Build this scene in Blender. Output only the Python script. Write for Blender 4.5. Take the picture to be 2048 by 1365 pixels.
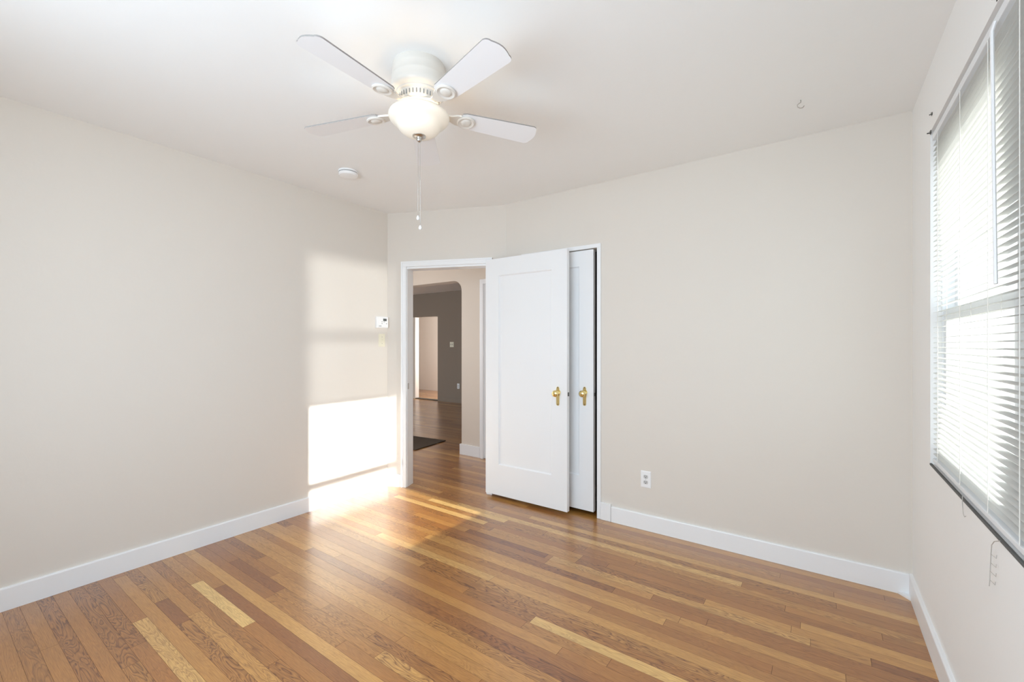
import bpy, bmesh, math, random
from mathutils import Vector, Matrix
random.seed(7)
PI = math.pi
for o in list(bpy.data.objects):
    bpy.data.objects.remove(o)
C = bpy.context.scene.collection
SC = bpy.context.scene

# ------------------------------------------------------------------ camera, world, sun, fill lamps, exposure
# the room in metres: x to the right along the back wall, y into the room, camera above (0, 0)
CAM_H = 1.31
HEAD = math.radians(35.34)          # heading, turned left of +y
cd = bpy.data.cameras.new('camera')
cam = bpy.data.objects.new('camera', cd); C.objects.link(cam)
cam.location = (0, 0, CAM_H); cam.rotation_euler = (PI / 2, 0, HEAD)
cd.sensor_width = 36; cd.lens = 870 / 2048 * 36
cd.shift_y = 7.5 / 2048
cd.clip_start = 0.02; cd.clip_end = 200
SC.camera = cam

w = bpy.data.worlds.new('sky'); SC.world = w; w.use_nodes = True
bg = w.node_tree.nodes['Background']
bg.inputs[0].default_value = (0.80, 0.91, 1.0, 1); bg.inputs[1].default_value = 1.9

def lamp(name, kind, loc, energy, col, **kw):
    d = bpy.data.lights.new(name, kind); d.energy = energy; d.color = col
    for k, v in kw.items(): setattr(d, k, v)
    o = bpy.data.objects.new(name, d); C.objects.link(o); o.location = loc
    return o
def aim(o, d):
    o.rotation_euler = Vector(d).to_track_quat('-Z', 'Y').to_euler()
SUN_T = 0.335
sun = lamp('sun', 'SUN', (6, 0, 4), 11.5, (1.0, 0.975, 0.93), angle=math.radians(0.6))
aim(sun, (-1, 0.028, -SUN_T))
# added weak sun, stands in for light bounced off the blind slats
glint = lamp('sun_added_for_slat_bounce', 'SUN', (6, 0, 1.6), 1.3, (1.0, 0.98, 0.95), angle=math.radians(2.2))
aim(glint, (-1, 0.028, -0.015))
# daylight fill through an unseen rear window, widened to light the room evenly
dl = lamp('daylight_fill_rear', 'AREA', (-1.15, -0.60, 1.5), 41, (0.69, 0.845, 1.0), shape='RECTANGLE', size=2.1, size_y=1.35)
aim(dl, (-.15, 1, -0.2))
# added area lamps to brighten the far rooms and hall, not windows
l2 = lamp('fill_living_room', 'AREA', (-9.3, 5.6, 1.5), 3, (1.0, 0.93, 0.85), shape='RECTANGLE', size=1.2, size_y=1.2)
aim(l2, (1, 0, 0))
l3 = lamp('fill_end_room', 'AREA', (-6.75, 7.75, 1.3), 52, (0.92, 0.95, 1.0), shape='RECTANGLE', size=0.7, size_y=1.5)
aim(l3, (-1, .75, 0))
l4 = lamp('fill_hall', 'AREA', (-4.75, 2.95, 1.5), 12, (0.92, 0.95, 1.0), shape='RECTANGLE', size=0.6, size_y=1.2)
aim(l4, (1, 0.15, 0))

vs = SC.view_settings
vs.view_transform = 'Standard'; vs.look = 'None'; vs.gamma = 1; vs.use_curve_mapping = False
vs.exposure = 0.37
cy = SC.cycles
cy.max_bounces = 10; cy.diffuse_bounces = 7; cy.glossy_bounces = 4; cy.transparent_max_bounces = 24
cy.sample_clamp_indirect = 6

# ------------------------------------------------------------------ helpers
def lin(c):
    return tuple(((v / 255) / 12.92 if v / 255 <= .04045 else ((v / 255 + .055) / 1.055) ** 2.4) for v in c) + (1,)
def newmat(name):
    m = bpy.data.materials.new(name); m.use_nodes = True
    return m, m.node_tree.nodes, m.node_tree.links, m.node_tree.nodes['Principled BSDF']
def mat(name, rgb, rough=.5, metal=0, bump=0, scale=60, var=0, coat=0, spec=None, detail=3):
    """plain paint / metal with procedural tone and relief"""
    m, N, L, P = newmat(name)
    P.inputs['Base Color'].default_value = lin(rgb); P.inputs['Roughness'].default_value = rough
    P.inputs['Metallic'].default_value = metal; P.inputs['Coat Weight'].default_value = coat
    if spec is not None: P.inputs['Specular IOR Level'].default_value = spec
    tc = N.new('ShaderNodeTexCoord'); nz = N.new('ShaderNodeTexNoise')
    nz.inputs['Scale'].default_value = scale; nz.inputs['Detail'].default_value = detail
    L.new(tc.outputs['Object'], nz.inputs['Vector'])
    if var:
        n2 = N.new('ShaderNodeTexNoise'); n2.inputs['Scale'].default_value = 1.3; n2.inputs['Detail'].default_value = 4
        L.new(tc.outputs['Object'], n2.inputs['Vector'])
        mr = N.new('ShaderNodeMapRange'); mr.inputs['To Min'].default_value = 1 - var; mr.inputs['To Max'].default_value = 1 + var
        L.new(n2.outputs['Fac'], mr.inputs['Value'])
        mx = N.new('ShaderNodeVectorMath'); mx.operation = 'SCALE'; mx.inputs[0].default_value = lin(rgb)[:3]
        L.new(mr.outputs['Result'], mx.inputs['Scale']); L.new(mx.outputs['Vector'], P.inputs['Base Color'])
    if bump:
        b = N.new('ShaderNodeBump'); b.inputs['Strength'].default_value = bump; b.inputs['Distance'].default_value = .004
        L.new(nz.outputs['Fac'], b.inputs['Height']); L.new(b.outputs['Normal'], P.inputs['Normal'])
    return m

WALL = mat('cream_wall_paint', (223, 216, 207), .75, bump=.35, scale=14, var=.012, detail=6, spec=.25)
CEIL = mat('white_ceiling_paint', (241, 241, 240), .8, bump=.4, scale=11, var=.01, detail=6, spec=.2)
RWALL = mat('pale_wall_paint', (241, 240, 238), .7, bump=.3, scale=14, var=.01, detail=6, spec=.25)
TRIM = mat('white_gloss_trim', (240, 241, 242), .35, bump=.08, scale=25, var=.008)
DOORW = mat('white_door_enamel', (240, 241, 242), .28, bump=.06, scale=18, var=.006)
HALLW = mat('hall_wall_paint', (222, 211, 198), .8, bump=.2, scale=12, var=.02, spec=.2)
LIVW = mat('dimmed_wall_paint', (150, 137, 124), .85, bump=.1, scale=12, var=.02, spec=.2)  # cream paint darkened, puts the far room's dimness into the colour
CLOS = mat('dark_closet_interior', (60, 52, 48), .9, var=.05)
BRASS = mat('polished_brass', (244, 224, 160), .2, metal=1, bump=.02, scale=200)
STEEL = mat('brushed_nickel', (196, 192, 186), .3, metal=1, bump=.03, scale=300)
FANW = mat('fan_cream_enamel', (222, 217, 209), .38, bump=.02, scale=60)
BLADE = mat('fan_blade_white', (240, 240, 242), .4, bump=.03, scale=40)
BLADE_EDGE = mat('fan_blade_edge_grey', (150, 146, 142), .6)
PLW = mat('white_plastic', (242, 242, 242), .35, bump=.01)
PLC = mat('cream_plastic', (236, 230, 208), .4, bump=.01)
GREYP = mat('grey_plastic', (150, 150, 148), .4)
SOCK = mat('light_grey_socket', (205, 205, 203), .4)
DARKP = mat('dark_slot', (45, 45, 45), .5)
SCREEN = mat('lcd_screen', (92, 96, 94), .2)
SASH = mat('white_sash_paint', (232, 234, 236), .4, bump=.1, scale=30, var=.02)
SLAT = mat('white_blind_slat', (240, 240, 238), .42)
_n = SLAT.node_tree.nodes; _l = SLAT.node_tree.links
_t = _n.new('ShaderNodeBsdfTranslucent'); _t.inputs['Color'].default_value = (.9, .9, .88, 1); _m = _n.new('ShaderNodeMixShader'); _m.inputs[0].default_value = .5
_l.new(_n['Principled BSDF'].outputs[0], _m.inputs[1]); _l.new(_t.outputs[0], _m.inputs[2]); _l.new(_m.outputs[0], _n['Material Output'].inputs[0])
CORDM = mat('white_blind_cord', (238, 236, 230), .7)
GAPG = mat('dark_sill_gap_shade', (92, 92, 90), .7, bump=.2, scale=50, var=.1)  # dark colour for the shaded gap along the window's bottom edge
CORDG = mat('grey_cord_end', (186, 182, 176), .7)
IRON = mat('dark_bracket_metal', (80, 78, 74), .45, metal=.6)
MATM = mat('dark_woven_mat', (96, 86, 76), .9, bump=.5, scale=300, var=.1)

def obj(name, bm, m, parent=None, smooth=False, bevel=0, kind=None, label=None, autos=None):
    me = bpy.data.meshes.new(name)
    if bevel:
        es = [e for e in bm.edges if len(e.link_faces) == 2 and e.calc_face_angle(0) > .5]
        bmesh.ops.bevel(bm, geom=es, offset=bevel, segments=2, profile=.6, affect='EDGES', clamp_overlap=True)
    bmesh.ops.recalc_face_normals(bm, faces=bm.faces)
    bm.to_mesh(me); bm.free()
    if smooth or autos:
        for p in me.polygons: p.use_smooth = True
        if autos: me.set_sharp_from_angle(angle=math.radians(autos))
    for k in (m if isinstance(m, (list, tuple)) else [m]): me.materials.append(k)
    o = bpy.data.objects.new(name, me); C.objects.link(o)
    if parent: o.parent = parent
    if kind: o['kind'] = kind
    if label: o['label'] = label
    return o
def tag(o, label, cat, group=None, kind=None):
    o['label'] = label; o['category'] = cat
    if group: o['group'] = group
    if kind: o['kind'] = kind
    return o
def empty(name, loc, rz=0, **kw):
    o = bpy.data.objects.new(name, None); C.objects.link(o)
    o.location = loc; o.rotation_euler = (0, 0, rz); o.empty_display_size = .05
    if kw: tag(o, kw['label'], kw['cat'], kw.get('group'), kw.get('kind'))
    return o
def box(bm, x0, x1, y0, y1, z0, z1, mi=0, M=None):
    r = bmesh.ops.create_cube(bm, size=1)
    for v in r['verts']:
        v.co = Vector((x0 + (v.co.x + .5) * (x1 - x0), y0 + (v.co.y + .5) * (y1 - y0), z0 + (v.co.z + .5) * (z1 - z0)))
        if M: v.co = M @ v.co
    for f in {f for v in r['verts'] for f in v.link_faces}: f.material_index = mi
    return r['verts']
def B(*boxes, M=None):
    bm = bmesh.new()
    for b in boxes: box(bm, *b, M=M)
    return bm
def lathe(bm, prof, seg=48, M=None, mi=0, cap=True):
    rings = []
    for r, z in prof:
        if r < 1e-5:
            rings.append([bm.verts.new((0, 0, z))])
        else:
            rings.append([bm.verts.new((r * math.cos(2 * PI * k / seg), r * math.sin(2 * PI * k / seg), z)) for k in range(seg)])
    fs = []
    for a, b in zip(rings, rings[1:]):
        for k in range(seg):
            k2 = (k + 1) % seg
            vs_ = [a[k % len(a)], a[k2 % len(a)], b[k2 % len(b)], b[k % len(b)]]
            u = []
            for v in vs_:
                if v not in u: u.append(v)
            if len(u) > 2: fs.append(bm.faces.new(u))
    if cap:
        for r in (rings[0], rings[-1]):
            if len(r) > 2: fs.append(bm.faces.new(r))
    for f in fs: f.material_index = mi
    if M:
        for r in rings:
            for v in r: v.co = M @ v.co
    return rings
def tube(bm, pts, r, seg=8, closed_ends=True):
    pts = [Vector(p) for p in pts]; rings = []
    for i, p in enumerate(pts):
        t = (pts[min(i + 1, len(pts) - 1)] - pts[max(i - 1, 0)]).normalized()
        a = t.orthogonal().normalized() if i == 0 else (a - t * a.dot(t)).normalized()
        b = t.cross(a)
        rr = r[i] if isinstance(r, (list, tuple)) else r
        rings.append([bm.verts.new(p + rr * (math.cos(2 * PI * k / seg) * a + math.sin(2 * PI * k / seg) * b)) for k in range(seg)])
    for A, D in zip(rings, rings[1:]):
        for k in range(seg): bm.faces.new([A[k], A[(k + 1) % seg], D[(k + 1) % seg], D[k]])
    if closed_ends: bm.faces.new(rings[0]); bm.faces.new(rings[-1])
def ball(bm, c, r, seg=14, sc=(1, 1, 1)):
    q = bmesh.ops.create_uvsphere(bm, u_segments=seg, v_segments=max(6, seg // 2), radius=r)
    for v in q['verts']: v.co = Vector((v.co.x * sc[0], v.co.y * sc[1], v.co.z * sc[2])) + Vector(c)
def poly_prism(bm, pts, z0, z1, M=None, mi=0):
    lo = [bm.verts.new((x, y, z0)) for x, y in pts]; hi = [bm.verts.new((x, y, z1)) for x, y in pts]
    n = len(pts); f = [bm.faces.new(lo[::-1]), bm.faces.new(hi)]
    for k in range(n): f.append(bm.faces.new([lo[k], lo[(k + 1) % n], hi[(k + 1) % n], hi[k]]))
    for q in f: q.material_index = mi
    if M:
        for v in lo + hi: v.co = M @ v.co

# ------------------------------------------------------------------ room measures
XL, XR, YB, YR, H = -3.285, 0.392, 3.06, -0.45, 2.53
DG0 = Vector((XL, 2.63, 0)); DANG = math.atan2(.407, 1)       # the slanted wall of the doorway
MD = Matrix.Translation(DG0) @ Matrix.Rotation(DANG, 4, 'Z')  # local x along that wall, y = out of the room
DLEN = (YB - 2.63) / math.sin(DANG)
XC = XL + DLEN * math.cos(DANG)
TK = .12

# ---- floor: oak strips, each its own quad with its own tone
def wood_material():
    m, N, L, P = newmat('oak_strip_floor')
    uv = N.new('ShaderNodeUVMap'); uv.uv_map = 'uv'
    at = N.new('ShaderNodeAttribute'); at.attribute_name = 'tone'
    sep = N.new('ShaderNodeSeparateXYZ'); L.new(uv.outputs['UV'], sep.inputs[0])
    def math_(op, a, b=None, c=None):
        n = N.new('ShaderNodeMath'); n.operation = op
        for i, v in enumerate((a, b, c)):
            if v is None: continue
            if isinstance(v, (int, float)): n.inputs[i].default_value = v
            else: L.new(v, n.inputs[i])
        return n.outputs[0]
    cs = N.new('ShaderNodeSeparateColor'); L.new(at.outputs['Color'], cs.inputs[0])
    tone, rnd, fig = cs.outputs[0], cs.outputs[1], cs.outputs[2]
    # grain coordinate: stretched along the strip, shifted per strip
    gc = N.new('ShaderNodeCombineXYZ')
    L.new(math_('ADD', math_('MULTIPLY', sep.outputs[0], 1.5), math_('MULTIPLY', rnd, 37.0)), gc.inputs[0])
    L.new(math_('ADD', math_('MULTIPLY', sep.outputs[1], 11.0), math_('MULTIPLY', rnd, 91.0)), gc.inputs[1])
    L.new(math_('MULTIPLY', rnd, 13.0), gc.inputs[2])
    n1 = N.new('ShaderNodeTexNoise'); n1.inputs['Scale'].default_value = 2.2; n1.inputs['Detail'].default_value = 2.5
    n1.inputs['Roughness'].default_value = .45; n1.inputs['Distortion'].default_value = .5
    L.new(gc.outputs[0], n1.inputs['Vector'])
    ring = math_('FRACT', math_('MULTIPLY', n1.outputs['Fac'], 15.0))
    r1 = N.new('ShaderNodeValToRGB'); r1.color_ramp.elements[0].position = 0; r1.color_ramp.elements[0].color = (0, 0, 0, 1)
    r1.color_ramp.elements[1].position = .75; r1.color_ramp.elements[1].color = (1, 1, 1, 1)
    e = r1.color_ramp.elements.new(.18); e.color = (.5, .5, .5, 1)
    e = r1.color_ramp.elements.new(1.0); e.color = (.35, .35, .35, 1)
    L.new(ring, r1.inputs['Fac'])
    # fine pores
    pc = N.new('ShaderNodeCombineXYZ')
    L.new(math_('MULTIPLY', sep.outputs[0], 14.0), pc.inputs[0])
    L.new(math_('ADD', math_('MULTIPLY', sep.outputs[1], 420.0), math_('MULTIPLY', rnd, 500.0)), pc.inputs[1])
    n2 = N.new('ShaderNodeTexNoise'); n2.inputs['Scale'].default_value = 1; n2.inputs['Detail'].default_value = 3
    L.new(pc.outputs[0], n2.inputs['Vector'])
    pore = N.new('ShaderNodeMapRange'); pore.inputs['From Min'].default_value = .3; pore.inputs['From Max'].default_value = .6
    L.new(n2.outputs['Fac'], pore.inputs['Value'])
    # board colour
    cr = N.new('ShaderNodeValToRGB'); els = cr.color_ramp.elements
    els[0].position = 0; els[0].color = lin((140, 82, 34)); els[1].position = 1; els[1].color = lin((232, 192, 120))
    for p_, c_ in ((.25, (166, 108, 48)), (.5, (183, 127, 60)), (.75, (206, 154, 82))):
        e = els.new(p_); e.color = lin(c_)
    L.new(tone, cr.inputs['Fac'])
    dk = N.new('ShaderNodeMix'); dk.data_type = 'RGBA'; dk.blend_type = 'MULTIPLY'
    L.new(cr.outputs['Color'], dk.inputs[6]); dk.inputs[7].default_value = (.30, .19, .12, 1)
    inv = math_('SUBTRACT', 1.0, r1.outputs['Color'])
    L.new(math_('MULTIPLY', inv, math_('MULTIPLY_ADD', fig, .85, .15)), dk.inputs[0])
    dk2 = N.new('ShaderNodeMix'); dk2.data_type = 'RGBA'; dk2.blend_type = 'MULTIPLY'
    L.new(dk.outputs[2], dk2.inputs[6]); dk2.inputs[7].default_value = (.58, .46, .36, 1)
    L.new(math_('MULTIPLY', math_('SUBTRACT', 1.0, pore.outputs[0]), .6), dk2.inputs[0])
    # slow tone drift + seam lines
    n3 = N.new('ShaderNodeTexNoise'); n3.inputs['Scale'].default_value = 1.7; n3.inputs['Detail'].default_value = 2
    L.new(gc.outputs[0], n3.inputs['Vector'])
    drift = N.new('ShaderNodeMapRange'); drift.inputs['To Min'].default_value = .84; drift.inputs['To Max'].default_value = 1.18
    L.new(n3.outputs['Fac'], drift.inputs['Value'])
    sc_ = N.new('ShaderNodeVectorMath'); sc_.operation = 'SCALE'
    L.new(dk2.outputs[2], sc_.inputs[0]); L.new(drift.outputs[0], sc_.inputs['Scale'])
    L.new(sc_.outputs[0], P.inputs['Base Color'])
    n4 = N.new('ShaderNodeTexNoise'); n4.inputs['Scale'].default_value = 2.5; n4.inputs['Detail'].default_value = 5
    tc = N.new('ShaderNodeTexCoord'); L.new(tc.outputs['Object'], n4.inputs['Vector'])
    ro = N.new('ShaderNodeMapRange'); ro.inputs['To Min'].default_value = .27; ro.inputs['To Max'].default_value = .36
    L.new(n4.outputs['Fac'], ro.inputs['Value']); L.new(ro.outputs[0], P.inputs['Roughness'])
    P.inputs['Coat Weight'].default_value = 1.0; P.inputs['Coat Roughness'].default_value = .255
    bp = N.new('ShaderNodeBump'); bp.inputs['Strength'].default_value = .05; bp.inputs['Distance'].default_value = .001
    L.new(pore.outputs[0], bp.inputs['Height'])
    L.new(bp.outputs['Normal'], P.inputs['Normal'])
    return m
WOOD = wood_material()
SEAM = mat('dark_floor_seam', (70, 38, 22), .7)
def build_floor():
    PW = .0571; GAP = .0009
    x0, x1, y0, y1 = -9.6, XR, YR, 9.0
    bm = bmesh.new(); uvl = bm.loops.layers.uv.new('uv'); col = bm.loops.layers.float_color.new('tone')
    rows = int((y1 - y0) / PW) + 1
    rr = random.Random(11)
    # boards the photograph shows as clearly paler or darker: (y, x0, x1, tone, figure)
    marks = [(.975, -2.80, -2.18, 1.0, .25), (1.735, -1.12, .39, .93, .3), (2.33, -1.35, -.036, .8, .9),
             (2.45, -1.9, -1.2, .62, .5), (2.75, -1.8, .39, .8, .2), (1.50, -1.3, -.62, .12, .9), (2.22, -2.1, -.9, .18, .9),
             (1.18, -2.9, -2.35, .05, .3), (.80, -2.75, -2.45, .08, .2), (2.62, -2.7, -1.9, .95, .2), (2.51, -3.0, -2.0, .9, .2),
             (1.9, -1.5, .39, .72, .2), (2.1, -2.2, -.6, .75, .3)]
    for i in range(rows):
        ya = y0 + i * PW; yb = min(ya + PW, y1); yc = (ya + yb) / 2
        cuts = []
        mk = [m for m in marks if abs(m[0] - yc) < PW / 2]
        x = x0 - rr.uniform(0, 1.2)
        segs = []
        while x < x1:
            Ln = rr.choice([rr.uniform(.28, .8), rr.uniform(.6, 1.6), rr.uniform(1.2, 2.4)])
            segs.append([x, x + Ln]); x += Ln
        out = []
        for a, b in segs:
            parts = [(a, b)]
            for m in mk:
                np_ = []
                for p, q in parts:
                    if q <= m[1] or p >= m[2]: np_.append((p, q)); continue
                    if p < m[1]: np_.append((p, m[1]))
                    if q > m[2]: np_.append((m[2], q))
                parts = np_
            out += [(p, q, None) for p, q in parts if q - p > .02]
        out += [(m[1], m[2], m) for m in mk]
        for a, b, m in out:
            a_, b_ = max(a, x0), min(b, x1)
            if b_ - a_ < .01: continue
            t = min(1, max(0, rr.gauss(.46, .17))); r_ = rr.random(); fg = rr.choice([.05, .15, .3, .6, 1.0])
            if m: t, fg = m[3], m[4]
            vs_ = [bm.verts.new(c) for c in ((a_ + GAP, ya + GAP / 2, 0), (b_ - GAP / 2, ya + GAP / 2, 0), (b_ - GAP / 2, yb - GAP / 2, 0), (a_ + GAP, yb - GAP / 2, 0))]
            f = bm.faces.new(vs_)
            for lp in f.loops:
                lp[uvl].uv = (lp.vert.co.x, lp.vert.co.y - ya); lp[col] = (t, r_, fg, 1)
    box(bm, x0, x1, y0, y1, -.08, -.0008, 1)
    me = bpy.data.meshes.new('floor'); bm.to_mesh(me); bm.free()
    me.materials.append(WOOD); me.materials.append(SEAM)
    o = bpy.data.objects.new('floor', me); C.objects.link(o)
    return tag(o, 'amber oak strip floor running through bedroom and hall', 'floor', kind='structure')
build_floor()

def struct(name, bm, m, label, cat, **kw):
    return tag(obj(name, bm, m, **kw), label, cat, kind='structure')

# ---- ceiling
struct('ceiling', B((-9.7, XR + TK, YR - TK, 9.1, H, H + .12)), CEIL, 'plain white plaster ceiling over the whole room', 'ceiling')

# ---- walls
struct('wall_left', B((XL - TK, XL, YR - TK, 2.63, 0, H)), WALL, 'long cream wall on the left with the sunlit patch', 'wall')
CX0, CX1, CTOP = -2.035, -1.377, 2.045                          # closet opening
struct('wall_back', B((XC, CX0, YB, YB + TK, 0, H), (CX1, XR + TK, YB, YB + TK, 0, H), (CX0, CX1, YB, YB + TK, CTOP, H)), WALL,
       'wide cream wall facing the camera with the closet door and outlet', 'wall')
WY0, WY1, WZ0, WZ1 = 1.50, 2.61, .79, 2.24                      # window opening
WT = .16
struct('wall_right', B((XR, XR + WT, YR - TK, WY0, 0, H), (XR, XR + WT, WY1, YB, 0, H), (XR, XR + WT, WY0, WY1, 0, WZ0), (XR, XR + WT, WY0, WY1, WZ1, H)), RWALL,
       'pale wall on the right holding the window with blinds', 'wall')
RX0, RX1, RZ0, RZ1 = -2.25, -.05, .8, 2.2
struct('wall_rear', B((XL, RX0, YR - TK, YR, 0, H), (RX1, XR, YR - TK, YR, 0, H), (RX0, RX1, YR - TK, YR, 0, RZ0), (RX0, RX1, YR - TK, YR, RZ1, H)), WALL,
       'cream wall behind the camera with a wide window', 'wall')
DO0, DO1, DTOP = .19, .975, 2.025                              # doorway opening, local x on the slanted wall
struct('wall_diagonal', B((0, DO0, 0, TK, 0, H), (DO1, DLEN + .02, 0, TK, 0, H), (DO0, DO1, 0, TK, DTOP, H), M=MD), WALL,
       'short slanted cream wall in the corner around the doorway', 'wall')

# rear window frame (behind the camera)
wr = empty('window_2', (0, 0, 0), label='unseen white window behind the camera, widened to light the room evenly', cat='window', kind='structure')
obj('frame', B((RX0, RX0 + .06, YR - .09, YR - .04, RZ0, RZ1), (RX1 - .06, RX1, YR - .09, YR - .04, RZ0, RZ1), (RX0 + .06, RX1 - .06, YR - .09, YR - .04, RZ0, RZ0 + .06),
      (RX0 + .06, RX1 - .06, YR - .09, YR - .04, RZ1 - .06, RZ1), ((RX0 + RX1) / 2 - .03, (RX0 + RX1) / 2 + .03, YR - .09, YR - .04, RZ0 + .06, RZ1 - .06)), SASH, wr)

# ---- baseboards
def baseboard(name, L0, L1, M, label, hgt=.113):
    """local x along the wall, local y = 0 at the wall face, board on the -y side"""
    bm = bmesh.new()
    prof = [(0, 0), (-.016, 0), (-.016, hgt - .006), (-.0145, hgt - .002), (-.012, hgt), (0, hgt)]
    a = [bm.verts.new(M @ Vector((L0, y, z))) for y, z in prof]; b = [bm.verts.new(M @ Vector((L1, y, z))) for y, z in prof]
    n = len(prof)
    bm.faces.new(a); bm.faces.new(b[::-1])
    for k in range(n): bm.faces.new([a[k], a[(k + 1) % n], b[(k + 1) % n], b[k]])
    return struct(name, bm, TRIM, label, 'baseboard')
I4 = Matrix.Identity(4)
baseboard('baseboard_back', CX1 + .115, XR - .016, Matrix.Translation((0, YB, 0)), 'white baseboard along the foot of the back wall right of the closet')
struct('trim_1', B((CX1 + .032, CX1 + .112, YB - .017, YB, 0, .128)), TRIM, 'short white baseboard block beside the closet door frame', 'trim', bevel=.002)
baseboard('baseboard_left', YR, 2.622, Matrix.Translation((XL, 0, 0)) @ Matrix.Rotation(PI / 2, 4, 'Z'), 'white baseboard along the foot of the left wall')
baseboard('baseboard_right', -YB, -YR, Matrix.Translation((XR, 0, 0)) @ Matrix.Rotation(-PI / 2, 4, 'Z'), 'white baseboard under the window wall')
baseboard('baseboard_diagonal', .014, DO0 - .043, MD, 'short white baseboard left of the doorway')
# small diagonal filler where the two boards meet in the right corner
bm = bmesh.new(); poly_prism(bm, [(XR - .016, YB - .016), (XR - .06, YB - .016), (XR - .016, YB - .07)], 0, .012)
struct('trim_2', bm, TRIM, 'small slanted white filler in the right floor corner', 'trim')

# ---- doorway casing on the slanted wall
def casing(M, a, b, top, wd=.048, th=.018, feet=0):
    bm = bmesh.new()
    t2 = top + wd
    for x0, x1 in ((a - wd, a), (b, b + wd)):
        box(bm, x0, x1, -th, 0, feet, top, M=M)
    box(bm, a - wd, b + wd, -th, 0, top, t2, M=M)
    # raised outer back band
    for x0, x1 in ((a - wd, a - wd + .014), (b + wd - .014, b + wd)):
        box(bm, x0, x1, -th - .007, -th, feet, t2, M=M)
    box(bm, a - wd + .014, b + wd - .014, -th - .007, -th, t2 - .014, t2, M=M)
    return bm
t3 = empty('trim_3', (0, 0, 0), label='white wooden casing around the open doorway to the hall', cat='door frame', kind='structure')
obj('casing', casing(MD, DO0 + .006, DO1 - .006, DTOP), TRIM, t3, bevel=.0018)
obj('jamb', B((DO0, DO0 + .010, 0, TK, 0, DTOP), (DO1 - .018, DO1, 0, TK, 0, DTOP), (DO0 + .010, DO1 - .018, 0, TK, DTOP - .018, DTOP),
      (DO1 - .03, DO1 - .018, .04, TK, 0, DTOP - .018), M=MD), TRIM, t3)
obj('strike_plate', B((DO0 + .010, DO0 + .0115, .010, .034, .90, .955), M=MD), STEEL, t3)

# ---- closet: casing, jamb and dark interior
t4 = empty('trim_4', (0, 0, 0), label='narrow white frame around the closet door in the back wall', cat='door frame', kind='structure')
MB = Matrix.Translation((0, YB, 0))
obj('casing', B((CX0 - .03, CX0, -.012, 0, 0, CTOP), (CX1, CX1 + .03, -.012, 0, 0, CTOP), (CX0 - .03, CX1 + .03, -.012, 0, CTOP, CTOP + .03), M=MB), TRIM, t4, bevel=.003)
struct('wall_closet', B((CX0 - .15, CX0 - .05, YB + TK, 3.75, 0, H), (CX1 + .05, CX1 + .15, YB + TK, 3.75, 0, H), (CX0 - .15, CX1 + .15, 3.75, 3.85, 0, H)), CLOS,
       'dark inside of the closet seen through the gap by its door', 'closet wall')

# ---- panel doors
def door_leaf(name, x0, x1, z0, z1, yf, px0, px1, pz0, pz1, label, hinge_side=-1):
    """yf = y of the face towards the room; the leaf is .035 thick behind it"""
    e = empty(name, ((x0 + x1) / 2, yf, 0), label=label, cat='door', kind='structure')
    M = Matrix.Translation((-(x0 + x1) / 2, 0, 0)); T = .035; R = .012
    bm = bmesh.new()
    for b in ((x0, px0, 0, T, z0, z1), (px1, x1, 0, T, z0, z1), (px0, px1, 0, T, pz1, z1), (px0, px1, 0, T, z0, pz0)): box(bm, *b, M=M)
    bmesh.ops.remove_doubles(bm, verts=bm.verts, dist=1e-5)
    obj('frame', bm, DOORW, e)
    # flat panel with sloping moulding on the room side
    bm = bmesh.new()
    o_ = [(px0, pz0), (px1, pz0), (px1, pz1), (px0, pz1)]; s = .009
    i_ = [(px0 + s, pz0 + s), (px1 - s, pz0 + s), (px1 - s, pz1 - s), (px0 + s, pz1 - s)]
    loops = [[bm.verts.new(M @ Vector((x, y, z))) for x, z in L_] for L_, y in ((o_, .0012), (i_, R), (i_, T - R), (o_, T - .0012))]
    bm.faces.new(loops[1]); bm.faces.new(loops[2])
    for a, b in ((0, 1), (2, 3), (3, 0)):
        for k in range(4): bm.faces.new([loops[a][k], loops[a][(k + 1) % 4], loops[b][(k + 1) % 4], loops[b][k]])
    obj('panel', bm, DOORW, e)
    return e, M
def knob_set(e, x, z, label):
    """x local to the door empty"""
    # key plate: round top rosette and a narrow tail
    bm = bmesh.new(); pts = []
    for k in range(0, 21):
        a = -PI * .22 + (PI * 1.44) * k / 20
        pts.append((.022 * math.cos(a), .022 * math.sin(a) + .008))
    pts += [(-.0135, -.03), (-.0125, -.088), (-.008, -.094), (0, -.096), (.008, -.094), (.0125, -.088), (.0135, -.03)]
    Mx = Matrix.Translation((x, 0, z)) @ Matrix.Rotation(PI / 2, 4, 'X')
    cr = [(-.010, .047), (0, .052), (.010, .047)]
    pts2 = []
    for p in pts:
        pts2.append(p)
    poly_prism(bm, pts2, 0, .004, M=Mx)
    poly_prism(bm, [(-.013, .02), (.013, .02), (.012, .04), (.007, .049), (0, .051), (-.007, .049), (-.012, .04)], 0, .0038, M=Mx)
    pl = obj('key_plate', bm, BRASS, e, bevel=.001, label=label)
    bm = bmesh.new()
    prof = [(.0, .003), (.019, .003), (.020, .007), (.014, .010), (.0085, .014), (.0085, .024), (.012, .028), (.021, .033), (.0255, .041), (.0262, .047), (.0245, .053), (.019, .058), (.011, .061), (0, .062)]
    lathe(bm, prof, 36, M=Mx)
    obj('door_knob', bm, BRASS, e, smooth=True)
    for zz in (.043, -.086):
        bm = bmesh.new()
        lathe(bm, [(0, .0035), (.0035, .0035), (.003, .0058), (0, .0065)], 12, M=Matrix.Translation((x, 0, z + zz)) @ Matrix.Rotation(PI / 2, 4, 'X'))
        obj('screw', bm, IRON, e, smooth=True)
d1, M1 = door_leaf('door_1', -2.372, -1.577, .03, 2.045, 2.950, -2.232, -1.714, .29, 1.90,
               'white single-panel door swung open in front of the closet door')
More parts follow.
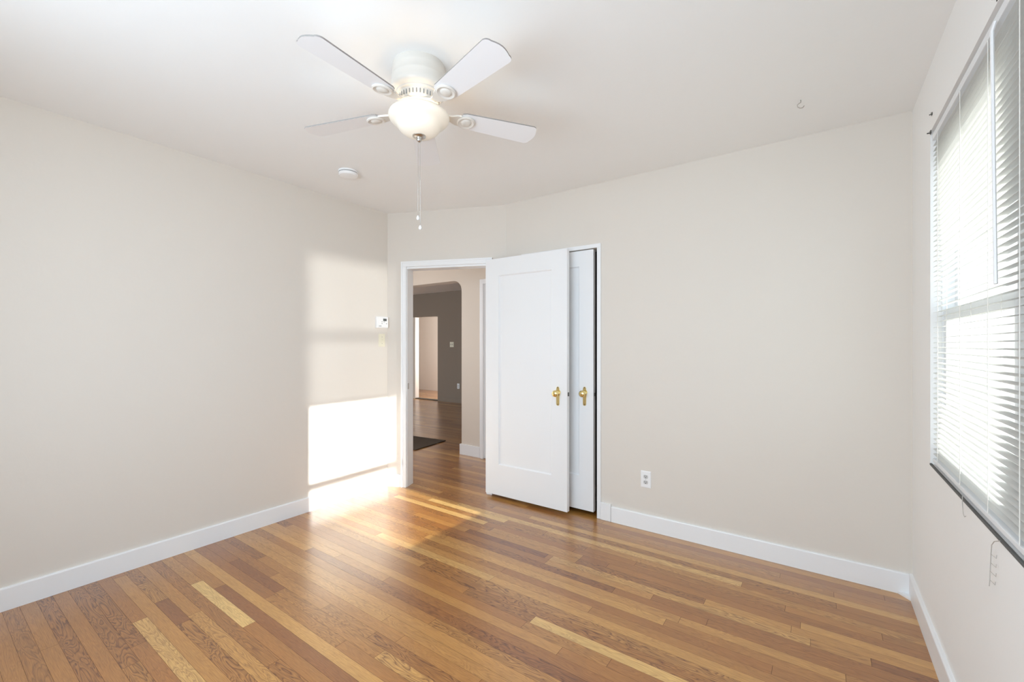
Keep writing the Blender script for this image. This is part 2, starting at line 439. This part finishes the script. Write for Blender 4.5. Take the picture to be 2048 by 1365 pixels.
knob_set(d1, -1.656 + 1.9745, .935, 'polished brass key plate')
obj('latch', B((-1.5765, -1.5735, 2.962, 2.976, .915, .945), M=Matrix.Translation((1.9745, -2.950, 0))), IRON, d1)
for z in (.22, 1.05, 1.85):
    hm = bmesh.new(); lathe(hm, [(.006, z), (.006, z + .09)], 12, M=Matrix.Translation((-2.376 + 1.9745, .030, 0)))
    obj('hinge', hm, TRIM, d1, smooth=True)
d2, M2 = door_leaf('door_2', CX0 + .004, CX1 - .034, .033, CTOP - .006, YB + .002, CX0 + .13, -1.531, .294, 1.92,
               'white single-panel closet door, mostly hidden behind the open door')
xm = (CX0 + .004 + CX1 - .034) / 2
knob_set(d2, -1.484 - xm, .935, 'polished brass key plate')
obj('latch', B((CX1 - .0338, CX1 - .024, YB + .010, YB + .022, .918, .942), M=Matrix.Translation((-xm, -YB - .002, 0))), IRON, d2)
obj('strike_plate', B((CX1 - .0015, CX1, YB + .004, YB + .03, .90, .96)), STEEL, t4)

# ------------------------------------------------------------------ hall and rooms beyond
HY = 3.90
AX0, AX1, ATOP = -4.85, -3.505, 2.085
def arch_wall():
    bm = bmesh.new(); R = .13; T = .16
    pts = [(AX0, ATOP - R)]
    for k in range(1, 9): a = PI - PI / 2 * k / 8; pts.append((AX0 + R + R * math.cos(a), ATOP - R + R * math.sin(a)))
    for k in range(0, 9): a = PI / 2 - PI / 2 * k / 8; pts.append((AX1 - R + R * math.cos(a), ATOP - R + R * math.sin(a)))
    box(bm, -5.3, AX0, HY, HY + T, 0, H); box(bm, AX1, -2.2, HY, HY + T, 0, H)
    top = [[bm.verts.new((x, y, zz)) for x, z in pts for zz in (z, H)] for y in (HY, HY + T)]
    for k in range(len(pts) - 1):
        i = 2 * k
        for t_ in top: bm.faces.new([t_[i], t_[i + 2], t_[i + 3], t_[i + 1]])
        bm.faces.new([top[0][i], top[0][i + 2], top[1][i + 2], top[1][i]])
    return bm
struct('wall_hall', arch_wall(), HALLW, 'hall wall with a round-cornered archway seen through the doorway', 'wall')
struct('baseboard_hall', B((AX1 - .002, -3.215, HY - .018, HY, 0, .125), (AX1 - .018, AX1 - .0001, HY - .018, HY + .16, 0, .125)), TRIM, 'white baseboard at the foot of the hall wall beside the arch', 'baseboard', bevel=.003)
t5 = empty('trim_5', (0, 0, 0), label='narrow white door frame at the right end of the hall wall', cat='door frame', kind='structure')
obj('casing', B((-3.21, -3.155, HY - .02, HY, 0, 2.065), (-3.155, -2.5, HY - .02, HY, 2.01, 2.065), (-3.19, -3.155, HY - .028, HY - .02, 0, 2.01)), TRIM, t5, bevel=.003)
obj('leaf', B((-3.155, -2.5, HY - .008, HY, .01, 2.01)), DOORW, t5)
struct('wall_hall_south', B((-4.9, XL - TK, 2.4, 2.52, 0, H)), HALLW, 'hall wall behind the bedroom left wall', 'wall')
struct('wall_hall_west', B((-5.0, -4.9, 2.4, HY, 0, H)), HALLW, 'end wall of the hall', 'wall')
struct('wall_hall_east', B((-2.32, -2.2, YB + TK, HY, 0, H)), HALLW, 'hall wall beside the closet', 'wall')
LY = 7.27; LX0, LX1, LTOP = -8.09, -7.28, 1.975
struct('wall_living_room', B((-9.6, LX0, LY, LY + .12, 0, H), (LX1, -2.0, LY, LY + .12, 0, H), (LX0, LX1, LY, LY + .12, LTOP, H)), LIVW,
       'far wall in darkened paint seen through the archway', 'wall')
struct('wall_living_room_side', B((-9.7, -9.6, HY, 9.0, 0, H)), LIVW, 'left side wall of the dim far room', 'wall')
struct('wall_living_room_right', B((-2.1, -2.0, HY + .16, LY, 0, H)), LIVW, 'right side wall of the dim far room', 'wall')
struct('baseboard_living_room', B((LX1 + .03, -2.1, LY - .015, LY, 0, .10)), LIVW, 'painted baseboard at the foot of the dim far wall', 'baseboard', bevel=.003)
t6 = empty('trim_6', (0, 0, 0), label='pale frame around the bright opening in the far wall', cat='door frame', kind='structure')
obj('casing', B((LX0 - .02, LX0 + .06, LY - .012, LY + .11, 0, LTOP)), HALLW, t6, bevel=.003)
obj('threshold', B((LX0 + .06, LX1, LY - .01, LY + .12, 0, .018)), MATM, t6, bevel=.004)
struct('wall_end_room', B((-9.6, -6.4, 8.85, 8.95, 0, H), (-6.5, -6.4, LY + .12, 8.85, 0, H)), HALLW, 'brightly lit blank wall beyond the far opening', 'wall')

# hall mat
mt = bmesh.new(); box(mt, -.32, .32, -.30, .30, 0, .012)
hm_ = obj('floor_mat', mt, MATM, bevel=.004)
hm_.location = (-4.44, 3.97, .0005); hm_.rotation_euler = (0, 0, math.radians(6))
tag(hm_, 'dark rectangular mat lying on the floor in the archway', 'mat')

# ------------------------------------------------------------------ wall fittings
def plate(bm, w_, h_, t_=.006, mi=0):
    """plate lying on a wall: local x across, z up, faces -y"""
    r = .004
    box(bm, -w_ / 2, w_ / 2, -t_ * .5, 0, -h_ / 2, h_ / 2, mi)
    box(bm, -w_ / 2 + .004, w_ / 2 - .004, -t_, -t_ * .5, -h_ / 2 + .004, h_ / 2 - .004, mi)
def outlet(name, loc, rz, label, sc=1):
    e = empty(name, loc, rz, label=label, cat='outlet')
    bm = bmesh.new(); plate(bm, .072 * sc, .118 * sc); obj('cover_plate', bm, PLW, e, bevel=.0012)
    for s in (1, -1):
        bm = bmesh.new(); z = s * .0195
        pts = [(.0165 * math.cos(a), max(-.0125, min(.0125, .0165 * math.sin(a)))) for a in [2 * PI * k / 28 for k in range(28)]]
        poly_prism(bm, pts, .006, .0082, M=Matrix.Translation((0, 0, z)) @ Matrix.Rotation(PI / 2, 4, 'X'))
        so = obj('socket', bm, SOCK, e)
        bm = B((-.0075, -.0053, -.0088, -.0080, z - .001, z + .0075), (.0048, .0075, -.0088, -.0080, z - .0005, z + .0065))
        lathe(bm, [(0, .008), (.0032, .008), (.0032, .0088), (0, .0088)], 12, M=Matrix.Translation((0, 0, z - .0065)) @ Matrix.Rotation(PI / 2, 4, 'X'))
        obj('slot', bm, DARKP, so)
    bm = bmesh.new(); lathe(bm, [(0, .006), (.003, .006), (.0025, .0075), (0, .008)], 12, M=Matrix.Rotation(PI / 2, 4, 'X'))
    obj('screw', bm, STEEL, e, smooth=True)
    return e
outlet('wall_outlet', (-1.007, YB, .357), 0, 'white duplex outlet low on the back wall right of the closet')

# switch on the left wall, near the corner
RL = PI / 2
e = empty('light_switch', (XL, 2.565, 1.352), RL, label='cream switch plate on the left wall under the thermostat', cat='switch')
bm = bmesh.new(); plate(bm, .070, .116); obj('cover_plate', bm, PLC, e, bevel=.0012)
obj('toggle', B((-.004, .004, -.016, -.006, -.004, .012)), PLC, e, bevel=.0015)
for z in (.03, -.03):
    bm = bmesh.new(); lathe(bm, [(0, .006), (.003, .006), (.0025, .0075), (0, .008)], 12, M=Matrix.Translation((0, 0, z)) @ Matrix.Rotation(PI / 2, 4, 'X'))
    obj('screw', bm, GREYP, e, smooth=True)

# thermostat
e = empty('thermostat', (XL, 2.555, 1.515), RL, label='white box thermostat with a small grey screen on the left wall by the corner', cat='thermostat')
bm = B((-.062, .062, -.026, 0, -.052, .052), (-.058, .058, -.032, -.026, -.048, .048)); obj('housing', bm, PLW, e, bevel=.003)
obj('screen', B((.002, .040, -.0335, -.032, .012, .034)), SCREEN, e)
for x_, z_ in ((-.012, -.012), (.038, -.012), (-.012, .004), (.012, .004)):
    obj('button', B((x_ - .004, x_ + .004, -.0345, -.032, z_ - .003, z_ + .003)), GREYP, e)
obj('vent_slot', B(*[(-.045, -.018, -.0328, -.032, -.040 + i * .004, -.038 + i * .004) for i in range(3)]), GREYP, e)

# far room switch and outlet
e = empty('light_switch', (-6.83, LY, 1.315), 0, label='pale double switch plate on the dim far wall right of the bright opening', cat='switch')
bm = bmesh.new(); plate(bm, .118, .118); obj('cover_plate', bm, PLC, e, bevel=.0012)
for x_ in (-.023, .023): obj('toggle', B((x_ - .005, x_ + .005, -.018, -.006, -.006, .012)), GREYP, e)
outlet('wall_outlet', (-6.63, LY, .38), 0, 'pale outlet low on the dim far wall seen through the archway')

# smoke detector
e = empty('smoke_detector', (-2.71, 1.83, H), label='round white smoke detector on the ceiling left of the fan', cat='smoke detector')
bm = bmesh.new(); lathe(bm, [(0, 0), (.066, 0), (.067, -.006), (.064, -.010)], 40); obj('base_plate', bm, PLW, e, autos=30)
bm = bmesh.new(); lathe(bm, [(.060, -.010), (.060, -.014), (.058, -.0145)], 40, cap=True); obj('vent_ring', bm, GREYP, e, autos=30)
bm = bmesh.new(); lathe(bm, [(.058, -.0145), (.064, -.016), (.064, -.026), (.058, -.033), (.030, -.037), (0, -.038)], 40); obj('cover', bm, PLW, e, autos=35)

# ceiling hook and picture hooks
def hook(name, loc, pts, r, m, label, cat='hook', rot=0):
    bm = bmesh.new(); tube(bm, pts, r, 8)
    o = obj(name, bm, m, smooth=True); o.location = loc; o.rotation_euler = (0, 0, rot)
    return tag(o, label, cat)
pts = [(0, 0, 0), (0, 0, -.008)] + [(.010 - .010 * math.cos(a), 0, -.012 - .011 * math.sin(a)) for a in [PI * k / 8 for k in range(9)]]
pts = [(0, 0, 0), (0, 0, -.010), (-.006, 0, -.014), (-.013, 0, -.020), (-.012, 0, -.029), (-.003, 0, -.034), (.007, 0, -.032), (.013, 0, -.024)]
pts = [(x * 1.3, y, z * 1.2) for x, y, z in pts]
o_ = hook('ceiling_hook', (-.08, 2.60, H), pts, .0019, STEEL, 'small bent metal hook screwed into the ceiling at the right', rot=HEAD)

# blind brackets on the window wall
def bracket(loc, label, s=1):
    e = empty('bracket', loc, label=label, cat='bracket', group='blind brackets on the window wall')
    bm = B((-.002, 0, -.012 * s, .012 * s, -.011 * s, .011 * s), (-.020 * s, -.002, -.012 * s, -.009 * s, -.011 * s, -.004 * s)); obj('plate', bm, IRON, e, bevel=.0006)
    bm = bmesh.new(); ball(bm, (-.003, 0, .004), .003, 8); obj('screw', bm, STEEL, e, smooth=True)
bracket((XR, 2.57, 2.303), 'small dark bracket on the window wall, highest of those by the far window corner', .55)
bracket((XR, 2.60, 2.236), 'small dark bracket at the far top corner of the window', .7)
bracket((XR, 1.72, 2.252), 'small dark bracket at the near top corner of the window', .7)

# ------------------------------------------------------------------ window with double-hung sashes
win = empty('window_1', (XR, (WY0 + WY1) / 2, WZ0), label='white double-hung window in the right wall behind the blinds', cat='window', kind='structure')
MW = Matrix.Translation((-XR, -(WY0 + WY1) / 2, -WZ0))
GX = XR + .062                                             # sash plane
GY0, GY1 = 1.77, 2.56
xo = XR + WT
obj('frame', B((XR + .036, xo, WY0, GY0 - .045, WZ0, WZ1), (XR + .036, xo, GY1 + .045, WY1, WZ0, WZ1), (XR + .036, xo, GY0 - .045, GY1 + .045, WZ0, WZ0 + .03), (XR + .036, xo, GY0 - .045, GY1 + .045, 2.13, WZ1), M=MW), SASH, win, bevel=.002)
def sash(name, x0, x1, z0, z1):
    s = obj(name, B((x0, x1, GY0 - .045, GY0, z0, z1), (x0, x1, GY1, GY1 + .045, z0, z1), (x0, x1, GY0, GY1, z0, z0 + .05), (x0, x1, GY0, GY1, z1 - .05, z1), M=MW), SASH, win, bevel=.002)
    return s
s_lo = sash('lower_sash', GX - .02, GX + .012, WZ0 + .03, 1.46)
s_up = sash('upper_sash', GX + .014, GX + .046, 1.42, 2.13)
m, N, L, P = newmat('window_glass')
out = N['Material Output']; tr = N.new('ShaderNodeBsdfTransparent'); gl = N.new('ShaderNodeBsdfGlossy'); gl.inputs['Roughness'].default_value = .02
tr.inputs['Color'].default_value = (.95, .97, .97, 1)
lwg = N.new('ShaderNodeLayerWeight'); pw = N.new('ShaderNodeMath'); pw.operation = 'POWER'; pw.inputs[1].default_value = 5
L.new(lwg.outputs['Facing'], pw.inputs[0]); lwg.inputs['Blend'].default_value = .5
fr = N.new('ShaderNodeMath'); fr.operation = 'MULTIPLY_ADD'; fr.inputs[1].default_value = .55; fr.inputs[2].default_value = .03; L.new(pw.outputs[0], fr.inputs[0]); mx = N.new('ShaderNodeMixShader')
L.new(fr.outputs[0], mx.inputs[0]); L.new(tr.outputs[0], mx.inputs[1]); L.new(gl.outputs[0], mx.inputs[2]); L.new(mx.outputs[0], out.inputs[0])
GLASS = m
obj('pane', B((GX - .006, GX - .003, GY0, GY1, WZ0 + .08, 1.41), M=MW), GLASS, s_lo)
obj('pane', B((GX + .028, GX + .031, GY0, GY1, 1.47, 2.08), M=MW), GLASS, s_up)
obj('sill_gap_shade', B((XR - .003, XR + .005, WY0 + .002, WY1 - .002, WZ0 - .005, WZ0 + .003), M=MW), GAPG, win, bevel=.002)  # dark strip put where only a shaded gap shows

# ------------------------------------------------------------------ mini blinds in the opening
BX = XR + .018
BY0, BY1 = WY0 + .012, WY1 - .015
bl = empty('mini_blind', (BX, (BY0 + BY1) / 2, WZ1), label='white horizontal mini blinds lowered over the window with open slats', cat='blinds')
MBl = Matrix.Translation((-BX, -(BY0 + BY1) / 2, -WZ1))
obj('headrail', B((BX - .014, BX + .014, BY0, BY1, WZ1 - .045, WZ1 - .018), M=MBl), SASH, bl, bevel=.002)
PIT = .0218; z = WZ1 - .07
bm = bmesh.new(); zs = []
rb = random.Random(3)
TILT = math.radians(-6)
while z > WZ0 + .045:
    zs.append(z); z -= PIT
for i, z in enumerate(zs):
    n = 5; sl = []
    jt = rb.gauss(0, .0006); tl = TILT + rb.gauss(0, .02)
    lowbend = .004 * math.sin(z * 9)
    for t_ in (0, .00045):
        for yk in range(7):
            y = BY0 + .004 + (BY1 - BY0 - .008) * yk / 6
            sag = .0014 * math.cos(yk * PI * 2 / 2) * 0 + rb.gauss(0, .0003) + jt
            row = []
            for k in range(n):
                x = -.0125 + .025 * k / (n - 1)
                zz = .0020 * (1 - (x / .0125) ** 2)
                px = x * math.cos(tl) - zz * math.sin(tl); pz = x * math.sin(tl) * -1 + zz
                row.append(bm.verts.new(MBl @ Vector((BX + px, y, z + pz + sag - t_))))
            sl.append(row)
    for s_ in (0, 7):
        for a in range(6):
            for k in range(n - 1):
                bm.faces.new([sl[s_ + a][k], sl[s_ + a][k + 1], sl[s_ + a + 1][k + 1], sl[s_ + a + 1][k]])
    for a in range(6):
        for k in (0, n - 1): bm.faces.new([sl[a][k], sl[a + 1][k], sl[a + 8][k], sl[a + 7][k]])
    for a in (0, 6):
        for k in range(n - 1): bm.faces.new([sl[a][k], sl[a][k + 1], sl[a + 7][k + 1], sl[a + 7][k]])
obj('slats', bm, SLAT, bl, smooth=False)
obj('bottom_rail', B((BX - .013, BX + .013, BY0, BY1, WZ0 + .012, WZ0 + .030), M=MBl), SASH, bl, bevel=.004)
obj('end_cap', B((BX - .0145, BX + .0145, BY0 - .004, BY0 + .006, WZ0 + .010, WZ0 + .032), M=MBl), GREYP, bl, bevel=.003)
for yk in (BY1 - .10, 2.14, 1.83, BY0 + .07):
    bm = bmesh.new()
    for dx in (-.0135, .0135): tube(bm, [MBl @ Vector((BX + dx, yk, WZ1 - .045)), MBl @ Vector((BX + dx, yk, WZ0 + .03))], .0011, 6)
    box(bm, BX - .0139, BX - .0132, yk - .0022, yk + .0022, WZ0 + .03, WZ1 - .05, M=MBl)
    obj('ladder_cord', bm, CORDM, bl)
# tilt wand
bm = bmesh.new(); tube(bm, [MBl @ Vector(p) for p in ((BX - .020, 1.735, WZ1 - .045), (BX - .026, 1.735, WZ1 - .07), (BX - .03, 1.70, WZ1 - .5), (BX - .035, 1.665, 1.47))], .0042, 6)
obj('tilt_wand', bm, PLW, bl)
# loose ends hanging over the wall below
bm = bmesh.new(); tube(bm, [MBl @ Vector(p) for p in ((XR - .012, 2.02, .815), (XR - .012, 2.02, .79), (XR - .010, 2.018, .755), (XR - .010, 2.005, .750), (XR - .010, 1.99, .757))], .0011, 6)
obj('cord_end', bm, CORDG, bl)
bm = bmesh.new()
A_ = [(XR - .012, 1.655, .80), (XR - .014, 1.69, .785), (XR - .012, 1.72, .765), (XR - .010, 1.735, .735), (XR - .010, 1.74, .70), (XR - .010, 1.745, .66), (XR - .010, 1.75, .64)]
tube(bm, [MBl @ Vector(p) for p in A_], .0011, 6)
for z_, y0_, dy in ((.735, 1.735, .035), (.71, 1.739, .037), (.685, 1.742, .038), (.66, 1.745, .036)):
    tube(bm, [MBl @ Vector((XR - .010, y0_, z_)), MBl @ Vector((XR - .008, y0_ - dy, z_ + .002)), MBl @ Vector((XR - .008, y0_ - dy - .003, z_ + .012))], .0007, 5)
obj('ladder_string_end', bm, CORDG, bl)

# ------------------------------------------------------------------ ceiling fan
FX, FY = -1.44, 1.325
fan = empty('ceiling_fan', (FX, FY, H), label='white five-blade ceiling fan with a lit frosted bowl hanging from the ceiling', cat='ceiling fan')
bm = bmesh.new()
lathe(bm, [(0, 0), (.112, 0), (.114, -.004), (.114, -.020), (.1155, -.024), (.115, -.030), (.116, -.055), (.119, -.060), (.119, -.066), (.1175, -.070), (.120, -.090), (.121, -.102), (.117, -.112), (.106, -.120), (.100, -.123), (.099, -.128), (.094, -.132), (0, -.132)], 64)
obj('motor_housing', bm, FANW, fan, autos=40)
bm = bmesh.new(); lathe(bm, [(0, -.132), (.090, -.132), (.088, -.135), (.082, -.160), (.078, -.163), (0, -.163)], 64)
vr = obj('vent_ring', bm, FANW, fan, autos=40)
bm = bmesh.new()
for k in range(36):
    a = 2 * PI * k / 36
    box(bm, .0845, .0875, -.0022, .0022, -.1575, -.139, M=Matrix.Rotation(a, 4, 'Z') @ Matrix.Translation((.0005, 0, 0)))
obj('vent_slot', bm, GREYP, vr)
bm = bmesh.new(); lathe(bm, [(0, -.163), (.070, -.163), (.072, -.168), (.070, -.176), (.055, -.180), (0, -.180)], 48)
obj('flywheel', bm, FANW, fan, autos=40)
bm = bmesh.new(); lathe(bm, [(0, -.180), (.050, -.180), (.052, -.184), (.052, -.206), (.058, -.210), (.060, -.216), (0, -.216)], 48)
sh = obj('switch_housing', bm, FANW, fan, autos=40)
bm = bmesh.new()
for a in (math.radians(35.34 - 100), math.radians(35.34 + 20), math.radians(140)):
    bm = bmesh.new(); ball(bm, (.053 * math.cos(a), .053 * math.sin(a), -.195), .0032, 8)
    obj('screw', bm, STEEL, sh, smooth=True)
# frosted bowl, lit from inside
m, N, L, P = newmat('frosted_lamp_glass')
P.inputs['Base Color'].default_value = lin((214, 208, 196)); P.inputs['Roughness'].default_value = .35
lw = N.new('ShaderNodeLayerWeight'); lw.inputs['Blend'].default_value = .45
cr = N.new('ShaderNodeMapRange'); cr.inputs['To Min'].default_value = .38; cr.inputs['To Max'].default_value = .05
L.new(lw.outputs['Facing'], cr.inputs['Value'])
P.inputs['Emission Color'].default_value = (1.0, .90, .76, 1); L.new(cr.outputs[0], P.inputs['Emission Strength'])
BOWL = m
bm = bmesh.new()
outer = [(.104, -.203), (.118, -.203), (.127, -.208), (.131, -.215), (.1315, -.222), (.128, -.231), (.120, -.240), (.109, -.247), (.100, -.254), (.094, -.264), (.084, -.278), (.068, -.290), (.048, -.298), (.026, -.302), (.012, -.3025)]
inner = [(r - .003, z + .003) for r, z in outer[::-1] if r > .02]
lathe(bm, outer + inner + [outer[0]], 64, cap=False)
obj('bowl', bm, BOWL, fan, autos=50)
bm = bmesh.new(); lathe(bm, [(0, -.300), (.012, -.300), (.029, -.3015), (.029, -.3045), (.022, -.308), (.013, -.3095), (.011, -.313), (.012, -.318), (.009, -.325), (.005, -.328), (0, -.3285)], 32)
obj('finial', bm, STEEL, fan, autos=40)
bm = bmesh.new(); tube(bm, [(0, 0, -.216), (0, 0, -.302)], .005, 10)
obj('center_rod', bm, STEEL, fan)
def blade_at(ang, droop):
    R = Matrix.Rotation(ang, 4, 'Z') @ Matrix.Translation((.09, 0, -.193)) @ Matrix.Rotation(droop, 4, 'Y') @ Matrix.Translation((-.09, 0, .193))
    # iron: arm from the flywheel sweeping down and out to a round medallion
    bm = bmesh.new()
    pts = [(.060, 0, -.170), (.085, 0, -.176), (.110, 0, -.189), (.140, 0, -.196), (.165, 0, -.197), (.185, 0, -.197)]
    wd = [.020, .016, .013, .018, .030, .034]
    for s, zo in ((1, 0),):
        prev = None
        for (x, y, z), w_ in zip(pts, wd):
            ring = [bm.verts.new((x, -w_, z + .004)), bm.verts.new((x, w_, z + .004)), bm.verts.new((x, w_, z - .004)), bm.verts.new((x, -w_, z - .004))]
            if prev:
                for k in range(4): bm.faces.new([prev[k], prev[(k + 1) % 4], ring[(k + 1) % 4], ring[k]])
            else: bm.faces.new(ring)
            prev = ring
        bm.faces.new(prev)
    T = R @ Matrix.Translation((0, 0, 0))
    # medallion
    lathe(bm, [(0, 0), (.038, 0), (.041, -.003), (.041, -.007), (.036, -.010), (.031, -.008), (.028, -.006), (.024, -.006), (.022, -.009), (.016, -.012), (0, -.013)], 36, M=Matrix.Translation((.213, 0, -.196)))
    for v in bm.verts: v.co = PITCH_M(v.co, R)
    ir = obj('blade_iron', bm, FANW, fan, autos=40)
    # blade
    bm = bmesh.new()
    r0, r1, w0, w1 = .175, .55, .050, .064
    out = []
    for k in range(7): a = PI / 2 + PI * k / 6; out.append((r0 + .03 + .03 * math.cos(a), w0 * math.sin(a)))
    # lower-left to tip
    for k in range(9):
        a = -PI / 2 + (PI / 2) * k / 8; out.append((r1 - .022 + .022 * math.cos(a), -w1 + .022 + .022 * math.sin(a)))
    for k in range(1, 6):
        t = k / 6; out.append((r1 + .012 * math.sin(PI * t), -w1 + .022 + (2 * w1 - .044) * t))
    for k in range(9):
        a = (PI / 2) * k / 8; out.append((r1 - .022 + .022 * math.cos(a), w1 - .022 + .022 * math.sin(a)))
    poly_prism(bm, out, -.1955, -.190)
    for f in bm.faces:
        f.material_index = 0 if abs(f.normal.z) > .5 else 1
    bmesh.ops.recalc_face_normals(bm, faces=bm.faces)
    for f in bm.faces:
        f.normal_update(); f.material_index = 0 if abs(f.normal.z) > .5 else 1
    for v in bm.verts: v.co = PITCH_M(v.co, R)
    obj('blade', bm, [BLADE, BLADE_EDGE], fan)
def PITCH_M(co, R):
    x, y, z = co
    z0 = -.193; p = -math.radians(9) * min(1, max(0, (x - .09) / .06))
    dz = z - z0
    y2 = y * math.cos(p) - dz * math.sin(p); z2 = y * math.sin(p) + dz * math.cos(p)
    return R @ Vector((x, y2, z0 + z2))
for k, dp in enumerate((0, .4, 1.0, 3.4, 1.6)):
    blade_at(math.radians((-12.7, 58.3, 131.8, 201.5, 275.3)[k]), math.radians(dp))
# pull chains
def chain(dx, z1, name='pull_chain'):
    bm = bmesh.new()
    tube(bm, [(dx, 0, -.322), (dx * 1.3, 0, -.5), (dx * 1.3, 0, z1)], .0009, 6)
    z = -.50
    while z > z1 + .02:
        ball(bm, (dx * 1.3, 0, z), .0018, 6); z -= .0055
    ch = obj(name, bm, STEEL, fan)
    bm = bmesh.new(); lathe(bm, [(0, z1 + .006), (.003, z1 + .004), (.0065, z1 - .004), (.0065, z1 - .010), (.003, z1 - .014), (0, z1 - .015)], 16, M=Matrix.Translation((dx * 1.3, 0, 0)))
    obj('pull', bm, PLW, ch, smooth=True)
chain(-.006, -.655); chain(.005, -.70)
bulb = lamp('fan_bulb', 'POINT', (FX, FY, H - .215), 3.6, (1.0, .84, .64), shadow_soft_size=.045)
bulb.location = (FX + .0, FY, H - .235)

# ------------------------------------------------------------------ outside
SIDING = mat('white_house_siding', (236, 236, 234), .8, bump=.1, scale=4, var=.03)
TANT = mat('tan_corner_board', (196, 150, 98), .8, var=.1, bump=.1)
YARD = mat('pale_concrete_yard', (190, 186, 178), .95, var=.06, bump=.3)
tag(obj('ground', B((XR + WT, 14, -6, 22, -.5, -.4)), YARD), 'pale paved yard outside the window', 'ground', kind='structure')
hs = empty('house', (2.2, 7.2, -.4), label='white neighbouring house with a tan corner board seen through the blinds', cat='house', kind='structure')
MH = Matrix.Translation((-2.2, -7.2, .4))
obj('wall', B((1.43, 6.5, 7.2, 11, -.4, 5.2), M=MH), SIDING, hs)
obj('corner_board', B((1.36, 1.43, 7.16, 7.3, -.4, 5.2), M=MH), TANT, hs)
wf = obj('window_frame', B((1.86, 2.5, 7.14, 7.2, .7, .78), (1.86, 2.5, 7.14, 7.2, 2.3, 2.38), (1.80, 1.86, 7.14, 7.2, .7, 2.38), (2.5, 2.56, 7.14, 7.2, .7, 2.38), (2.15, 2.19, 7.15, 7.2, .78, 2.3), M=MH), TRIM, hs)
obj('window_pane', B((1.86, 2.15, 7.17, 7.198, .78, 2.3), (2.19, 2.5, 7.17, 7.198, .78, 2.3), M=MH), mat('grey_teal_glass', (150, 168, 170), .2), wf)
